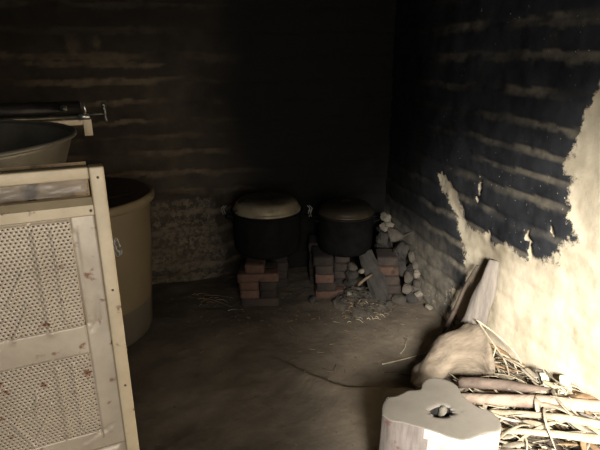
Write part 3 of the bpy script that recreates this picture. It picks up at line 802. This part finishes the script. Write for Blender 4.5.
# ------------------------------------------------------------------ big log lying behind the block
bm = bmesh.new()
pts = spline([(1.03, 1.86, .03), (1.12, 1.875, .095), (1.22, 1.88, .155), (1.33, 1.875, .165), (1.375, 1.87, .165)], 40)
def lw(t): return .022 + .118 * min(1, t * 1.2) + .018 * math.sin(t * 7)
def lh(t): return .022 + .112 * min(1, t * 1.45) + .010 * math.sin(t * 9 + 1)
sweep(bm, pts, lw, lh, n=40, rough=.26, seed=3)
for v in bm.verts:
    g = mn.noise(Vector((v.co.x * 4, v.co.y * 30, v.co.z * 30))); v.co += Vector((0, g * .004, g * .004))
    v.co.z = max(v.co.z, fz(min(v.co.x, 1.5), v.co.y) - .006)
tag(link('log', bm, M['log']), 'thick weathered tree log lying behind the chopping block, narrow end on the floor', 'log')

# plank and thin branch leaning on the wall
bm = bmesh.new()
pts = spline([(1.405, 2.07, .02), (1.432, 2.045, .15), (1.458, 2.035, .28), (1.488, 2.028, .43), (1.515, 2.035, .575)], 30)
sweep(bm, pts, lambda t: .092 - .062 * t + .004 * math.sin(t * 11), lambda t: .034 - .012 * t, n=18, up=(-.75, -.85, .2), rough=.22, seed=9)
for v in bm.verts:
    v.co += Vector((-.4, -.9, 0)) * (.012 * math.exp(-((v.co.y - (2.03 + .02 * v.co.z)) / .014) ** 2))
tag(link('plank', bm, M['plank']), 'grey weathered plank narrowing upwards, leaning on the bare plaster', 'plank')
bm = bmesh.new(); pts = spline([(1.42, 2.28, .01), (1.450, 2.246, .16), (1.480, 2.205, .347), (1.504, 2.150, .50)], 24)
sweep(bm, pts, lambda t: .015 - .009 * t, n=10, rough=.25, seed=4)
tag(link('branch', bm, M['darkwood']), 'thin dark forked branch leaning on the wall beside the grey plank', 'branch')

# ------------------------------------------------------------------ firewood and dry leaves along the wall
def pile_h(x_, y_):
    e = max(0, min(1, (x_ - 1.00) / .45)); e = e * e * (3 - 2 * e)
    near = max(0, min(1, (2.05 - y_) / .7))
    far = max(0, min(1, (2.2 - y_) / .3))
    return e * (.06 + .16 * near) * far
def bark_branch(name, pts, r0, r1, m, label, cat, seed, n=12, rh=None, rough=.2, seg=24):
    b = bmesh.new(); f = lambda t: r0 + (r1 - r0) * t
    sweep(b, spline(pts, seg), f, (lambda t: f(t) * rh) if rh else None, n=n, rough=rough, seed=seed)
    return tag(link(name, b, M[m]), label, cat)
bark_branch('branch', [(1.155, 1.675, .16), (1.26, 1.59, .195), (1.37, 1.50, .215), (1.47, 1.42, .225)], .026, .017, 'darkwood', 'dark brown round-ended branch on the pile, just behind the long pale branch', 'branch', 11)
bark_branch('branch', [(1.13, 1.63, .115), (1.24, 1.50, .182), (1.36, 1.385, .238), (1.50, 1.255, .285)], .024, .026, 'palewood', 'long smooth pale branch running across the whole pile', 'branch', 12, rough=.1)
bark_branch('branch', [(1.30, 1.52, .165), (1.39, 1.44, .205), (1.49, 1.345, .245)], .018, .022, 'darkwood', 'short dark branch beside the curled grey strap near the wall', 'branch', 13)
bark_branch('palm_stalk', [(1.18, 1.49, .145), (1.28, 1.37, .205), (1.36, 1.27, .25), (1.46, 1.15, .285)], .013, .020, 'straw', 'straight pale palm stalk lying just in front of the long pale branch', 'stalk', 14, rh=.7)
bark_branch('palm_stalk', [(1.17, 1.40, .125), (1.27, 1.28, .195), (1.40, 1.14, .255)], .014, .020, 'straw', 'thick pale palm stalk at the near edge of the pile', 'stalk', 15, rh=.6)
bark_branch('branch', [(1.06, 1.63, .02), (1.18, 1.54, .09), (1.30, 1.40, .13)], .02, .02, 'darkwood', 'shaded dark branch at the bottom of the pile beside the stump', 'branch', 16)
bark_branch('branch', [(1.20, 1.93, .03), (1.33, 1.80, .10), (1.47, 1.70, .14)], .018, .012, 'darkwood', 'thin dark branch under the straw behind the log end', 'branch', 17)
bark_branch('leaf_strap', [(1.495, 1.60, .225), (1.470, 1.535, .205), (1.440, 1.45, .215), (1.450, 1.40, .235), (1.49, 1.345, .255)], .017, .012, 'plank', 'curled grey leaf strap bending over the pile against the wall', 'leaf', 18, rh=.2)
bark_branch('husk', [(1.518, 1.475, .27), (1.495, 1.44, .255), (1.472, 1.405, .238)], .022, .024, 'husk', 'pale greenish square husk lying near the wall on the pile', 'husk', 19, n=10, rh=.25, rough=.1)
bark_branch('leaf', [(1.475, 1.545, .245), (1.455, 1.50, .225), (1.435, 1.46, .22)], .018, .010, 'husk', 'small greenish leaf between the grey strap and the square husk', 'leaf', 20, rh=.15)
bark_branch('leaf', [(1.445, 1.37, .255), (1.475, 1.335, .285), (1.505, 1.30, .28), (1.52, 1.25, .262)], .016, .022, 'leaf_brown', 'curled brown leaf at the wall end of the pile', 'leaf', 21, rh=.2)
bark_branch('twig', [(1.425, 1.425, .247), (1.432, 1.405, .243), (1.438, 1.412, .262), (1.455, 1.391, .26), (1.468, 1.398, .268), (1.476, 1.38, .26)], .004, .003, 'straw', 'zigzag white twig on the dark branch near the square husk', 'twig', 22, n=6, seg=20, rough=0)
bark_branch('twig', [(1.352, 1.512, .213), (1.39, 1.468, .224), (1.412, 1.446, .228)], .004, .006, 'straw', 'short pale twig lying along the dark brown branch', 'twig', 23, n=6)
bark_branch('straw_stem', [(1.405, 1.94, .285), (1.415, 1.83, .235), (1.42, 1.73, .195), (1.40, 1.66, .16)], .0045, .004, 'straw', 'long bent straw stem draped over the log end, nearer the stump', 'straw', 24, n=6)
bark_branch('straw_stem', [(1.40, 1.955, .292), (1.45, 1.86, .26), (1.49, 1.76, .215), (1.48, 1.67, .185), (1.475, 1.60, .19)], .005, .004, 'straw', 'long bent straw stem draped over the log end, nearer the wall', 'straw', 25, n=6)
bark_branch('straw_stem', [(1.36, 1.77, .12), (1.37, 1.755, .2), (1.375, 1.75, .265)], .004, .003, 'straw', 'upright straw stalk standing against the cut end of the log', 'straw', 26, n=6)
bark_branch('leaf', [(1.44, 1.86, .10), (1.475, 1.77, .17), (1.49, 1.68, .19)], .018, .012, 'leaf_brown', 'broad brown leaf between the log end and the wall', 'leaf', 27, rh=.2)
bark_branch('husk', [(1.10, 1.30, .055), (1.155, 1.28, .10), (1.21, 1.22, .10)], .030, .022, 'straw', 'rounded yellowish husk beside the bright side of the chopping block', 'husk', 28, rh=.6)
# the many loose dry strips of the pile: alike, so they share a label
protos = []
for k in range(9):
    b = bmesh.new(); l = (.10, .14, .18, .22, .16, .12, .20, .26, .08)[k]; w = (.010, .007, .006, .008, .012, .014, .005, .007, .016)[k]
    r_ = random.Random(50 + k); c1, c2 = r_.uniform(-.25, .25), r_.uniform(-.15, .3)
    pts = spline([(-l / 2, 0, 0), (-l / 5, l * c1 * .5, l * c2 * .5), (l / 5, l * c1 * .4, l * c2 * .6), (l / 2, -l * c1 * .5, l * c2 * r_.uniform(-.8, .8))], 12)
    sweep(b, pts, lambda t: w * (.35 + .65 * math.sin(math.pi * min(1, t * .9 + .08))), lambda t: .0016, n=6, twist=r_.uniform(-2, 2))
    me = bpy.data.meshes.new('dry_leaf_strip'); bmesh.ops.recalc_face_normals(b, faces=b.faces); b.to_mesh(me); b.free()
    for p in me.polygons: p.use_smooth = True
    me.materials.append(M[('leaf', 'straw', 'leaf', 'straw', 'leaf_brown', 'leaf', 'straw', 'leaf', 'leaf')[k]]); protos.append(me)
cnt = 0
while cnt < 200:
    x_ = rng.uniform(1.06, 1.53); y_ = rng.uniform(1.08, 2.10)
    hgt = pile_h(x_, y_)
    if hgt < .03 or (1.0 < x_ < 1.40 and 1.70 < y_ < 2.05): continue
    me = protos[rng.randrange(9)]
    o = bpy.data.objects.new('dry_leaf_strip', me); C.objects.link(o)
    o.location = (min(x_, 1.49), y_, hgt + rng.uniform(-.015, .05))
    o.rotation_euler = (rng.uniform(-.5, .5), rng.uniform(-.45, .35), R(rng.gauss(-48, 48)))
    if x_ > 1.40: o.rotation_euler = (rng.uniform(-.4, .4), rng.uniform(-.3, .3), R(rng.gauss(-75, 14)))
    o.scale = (1, 1, 1)
    tag(o, 'loose dry leaf strip in the tangle between chopping block and bare wall', 'leaf', 'dry leaf strips of the firewood pile'); cnt += 1
leaves = []
for k in range(6):
    b = bmesh.new(); l = (.13, .17, .10, .20, .15, .12)[k]; w = (.013, .010, .016, .009, .014, .012)[k]; r_ = random.Random(90 + k)
    pts = spline([(-l / 2, 0, 0), (-l / 5, r_.uniform(-.02, .02), l * r_.uniform(0, .25)), (l / 5, r_.uniform(-.02, .02), l * r_.uniform(.05, .3)), (l / 2, r_.uniform(-.03, .03), l * r_.uniform(-.1, .25))], 12)
    sweep(b, pts, lambda t: w * (.15 + .85 * math.sin(math.pi * min(1, t * .92 + .06))), lambda t: .0016, n=6, twist=r_.uniform(-1.6, 1.6))
    me = bpy.data.meshes.new('curled_leaf'); bmesh.ops.recalc_face_normals(b, faces=b.faces); b.to_mesh(me); b.free()
    for p in me.polygons: p.use_smooth = True
    me.materials.append(M[('leaf', 'leaf_brown', 'leaf', 'plank', 'leaf_brown', 'straw')[k]]); leaves.append(me)
cnt = 0
while cnt < 48:
    x_ = rng.uniform(1.08, 1.48); y_ = rng.uniform(1.08, 2.0); hgt = pile_h(x_, y_)
    if hgt < .04 or (1.0 < x_ < 1.40 and 1.68 < y_ < 2.05): continue
    o = bpy.data.objects.new('curled_leaf', leaves[rng.randrange(6)]); C.objects.link(o)
    o.location = (x_, y_, hgt + rng.uniform(.0, .03))
    o.rotation_euler = (rng.uniform(-.9, .9), rng.uniform(-.4, .3), R(rng.gauss(-58, 30)) if x_ < 1.38 else R(rng.gauss(-78, 10)))
    tag(o, 'broad curled dry leaf in the tangle between chopping block and bare wall', 'leaf', 'curled leaves of the firewood pile'); cnt += 1
# crumbled chaff filling the pile
b = bmesh.new(); nx, ny = 40, 70; g = []
for j in range(ny + 1):
    row = []
    for i in range(nx + 1):
        x_ = 1.00 + .555 * i / nx; y_ = 1.02 + 1.18 * j / ny
        row.append(b.verts.new((min(x_, 1.53), y_, fz(x_, y_) - .012 + max(0, pile_h(x_, y_) - .02) * .92 + .018 * mn.noise(Vector((x_ * 22, y_ * 22, 1))))))
    g.append(row)
for j in range(ny):
    for i in range(nx): b.faces.new((g[j][i], g[j][i + 1], g[j + 1][i + 1], g[j + 1][i]))
k = 0
while k < 900:
    x_ = rng.uniform(1.05, 1.52); y_ = rng.uniform(1.05, 2.15); h_ = pile_h(x_, y_)
    if h_ < .02: continue
    a = R(rng.gauss(-50, 50)); l = rng.uniform(.012, .045); z_ = h_ + rng.uniform(-.015, .012); t = rng.uniform(-.4, .4) * l
    if x_ + l > 1.53: continue
    sweep(b, [Vector((x_ - l * math.cos(a), y_ - l * math.sin(a), z_ - t)), Vector((x_ + l * math.cos(a), y_ + l * math.sin(a), z_ + t))], rng.uniform(.0015, .004), .0012, n=5); k += 1
tag(link('chaff', b, M['litter']), 'crushed straw and chaff under the firewood along the wall', 'chaff', kind='stuff')

# ------------------------------------------------------------------ twigs and crumbs on the earth floor
def twig(pts, r_, m, label, group=None):
    b = bmesh.new(); P = [(p[0], p[1], fz(p[0], p[1]) + r_ * .8 + (p[2] if len(p) > 2 else 0)) for p in pts]
    sweep(b, spline(P, 10), lambda t: r_ * (1 - .4 * t), n=6, rough=.2)
    tag(link('twig', b, M[m]), label, 'twig', group)
twig([(.98, 2.13), (1.12, 2.15), (1.27, 2.17)], .004, 'straw', 'long pale twig on the floor pointing at the log')
twig([(1.12, 2.20), (1.17, 2.25), (1.20, 2.30, .01)], .0035, 'straw', 'short pale twig crossing the long one near the log')
twig([(.96, 2.05), (1.05, 2.02), (1.10, 1.98)], .004, 'darkwood', 'dark twig at the edge of the floor hollow')
twig([(.66, 2.16), (.70, 2.13), (.735, 2.18)], .004, 'darkwood', 'bent dark twig in the middle of the floor')
twig([(.86, 2.62), (.90, 2.60)], .003, 'chip', 'tiny pale twig halfway between block and middle stack')
twig([(.58, 2.64), (.60, 2.58)], .003, 'chip', 'tiny pale twig in front of the larger pot stack')
twig([(1.20, 2.06), (1.235, 2.0)], .005, 'darkwood', 'stubby dark twig close to the narrow log end')
pts = [(.055, 3.15), (.12, 3.13), (.20, 3.06), (.27, 2.97)]
twig(pts, .0035, 'chip', 'long bent straw curling from the footing to the front brick stack')
twig([(.10, 3.20), (.20, 3.16), (.29, 3.10)], .003, 'chip', 'straw arching behind the long bent straw by the front stack')
twig([(.24, 2.92), (.28, 2.935), (.34, 2.90)], .0035, 'chip', 'pale root twig at the foot of the front stack')
for _ in range(26):
    x_ = rng.uniform(.02, .34); y_ = 3.24 - .75 * x_ + rng.gauss(0, .05); a = rng.gauss(-.6, .7); l = rng.uniform(.02, .07)
    if y_ > 3.28 or y_ < 2.88 or (x_ > .27 and y_ > 2.92): continue
    twig([(x_ - l / 2 * math.cos(a), y_ - l / 2 * math.sin(a)), (x_, y_ + .006, .006), (x_ + l / 2 * math.cos(a), y_ + l / 2 * math.sin(a))], rng.uniform(.0018, .003), rng.choice(['chip', 'leaf_brown', 'chip']), 'thin straw in the litter between the back wall footing and the front brick stack', 'straws by the back wall footing')
for _ in range(60):
    x_ = rng.gauss(1.10, .09); y_ = rng.gauss(2.70, .06); a = rng.gauss(-.3, .8); l = rng.uniform(.02, .06)
    if not (.93 < x_ < 1.28 and 2.58 < y_ < 2.82): continue
    z_ = ash_h(x_, y_) * .9
    twig([(x_ - l / 2 * math.cos(a), y_ - l / 2 * math.sin(a), z_), (x_, y_, z_ + .008), (x_ + l / 2 * math.cos(a), y_ + l / 2 * math.sin(a), z_)], rng.uniform(.0018, .0032), rng.choice(['chip', 'straw', 'leaf_brown', 'chip']), 'straw or leaf rib lying on the ash heap below the smaller pot', 'straws on the ash heap')

for _ in range(48):
    x_ = rng.uniform(.60, 1.42); y_ = rng.uniform(2.0, 2.75)
    if math.hypot(x_ - 1.1, y_ - 2.8) < .2: continue
    a = rng.uniform(0, 6.28); l = rng.uniform(.012, .045)
    if x_ > 1.35 and y_ < 2.3: continue
    twig([(x_, y_), (x_ + l * math.cos(a), y_ + l * math.sin(a), rng.uniform(0, .008))], rng.uniform(.0018, .0032), rng.choice(['chip', 'darkwood', 'chip', 'leaf_brown']), 'small loose twig scattered on the earth floor before the stove', 'twigs on the floor before the stove')
b = bmesh.new(); k = 0
while k < 1000:
    if k % 3 == 0: x_ = rng.gauss(1.25, .22); y_ = rng.gauss(2.5, .25)
    elif k % 3 == 1: x_ = rng.uniform(.0, 1.4); y_ = rng.uniform(2.62, 3.2)
    else: x_ = rng.uniform(-.2, 1.3); y_ = rng.uniform(1.4, 3.2)
    k += 1
    if x_ > 1.46 or y_ > 3.3 or (x_ > .98 and y_ < 2.1): continue
    s = rng.uniform(.002, .0055) * (1 if rng.random() < .93 else 1.7)
    bmesh.ops.create_icosphere(b, subdivisions=1, radius=s, matrix=Matrix.Translation((x_, y_, fz(x_, y_) + s * .2)) @ Matrix.Rotation(rng.uniform(0, 6), 4, 'Z') @ Matrix.Diagonal((rng.uniform(.6, 2.2), rng.uniform(.5, 1), rng.uniform(.3, .7), 1)))
tag(link('crumbs', b, M['crumb'], smooth=False), 'crumbs of earth, bark and husk strewn over the floor', 'crumbs', kind='stuff')

# ------------------------------------------------------------------ light and camera
w = bpy.data.worlds.new('World'); bpy.context.scene.world = w; w.use_nodes = True
w.node_tree.nodes['Background'].inputs[0].default_value = (.8, .9, 1, 1); w.node_tree.nodes['Background'].inputs[1].default_value = .6
def area(name, loc, target, sx, sy, power, col, spread=180):
    l = bpy.data.lights.new(name, 'AREA'); l.shape = 'RECTANGLE'; l.size = sx; l.size_y = sy; l.energy = power; l.color = col; l.spread = R(spread)
    o = bpy.data.objects.new(name, l); C.objects.link(o); o.location = loc
    o.rotation_euler = (Vector(target) - Vector(loc)).to_track_quat('-Z', 'Y').to_euler(); return o
area('doorway_daylight', (.2, YF - .02, 1.22), (.5, 2.4, .45), 1.0, 1.4, 27, (1, .985, .965), 165)
area('added_wall_beam', (.25, YF + .02, 1.68), (1.60, 1.27, .22), .6, .4, 40, (1, .99, .98), 48)  # added narrow beam that brightens the lower right wall and the stump

cam = bpy.data.cameras.new('Camera'); co = bpy.data.objects.new('Camera', cam); C.objects.link(co)
P_ = math.atan(168 / 499); YW = math.atan(.247)
co.location = (0, 0, 1.55); co.rotation_euler = (math.pi / 2 - P_, 0, -YW)
cam.sensor_width = 36; cam.lens = 499 / 600 * 36; cam.clip_start = .02
sc = bpy.context.scene; sc.camera = co
sc.view_settings.view_transform = 'Standard'; sc.view_settings.look = 'None'; sc.view_settings.gamma = 1; sc.view_settings.exposure = 0
sc.view_settings.use_curve_mapping = False
sc.cycles.use_denoising = True
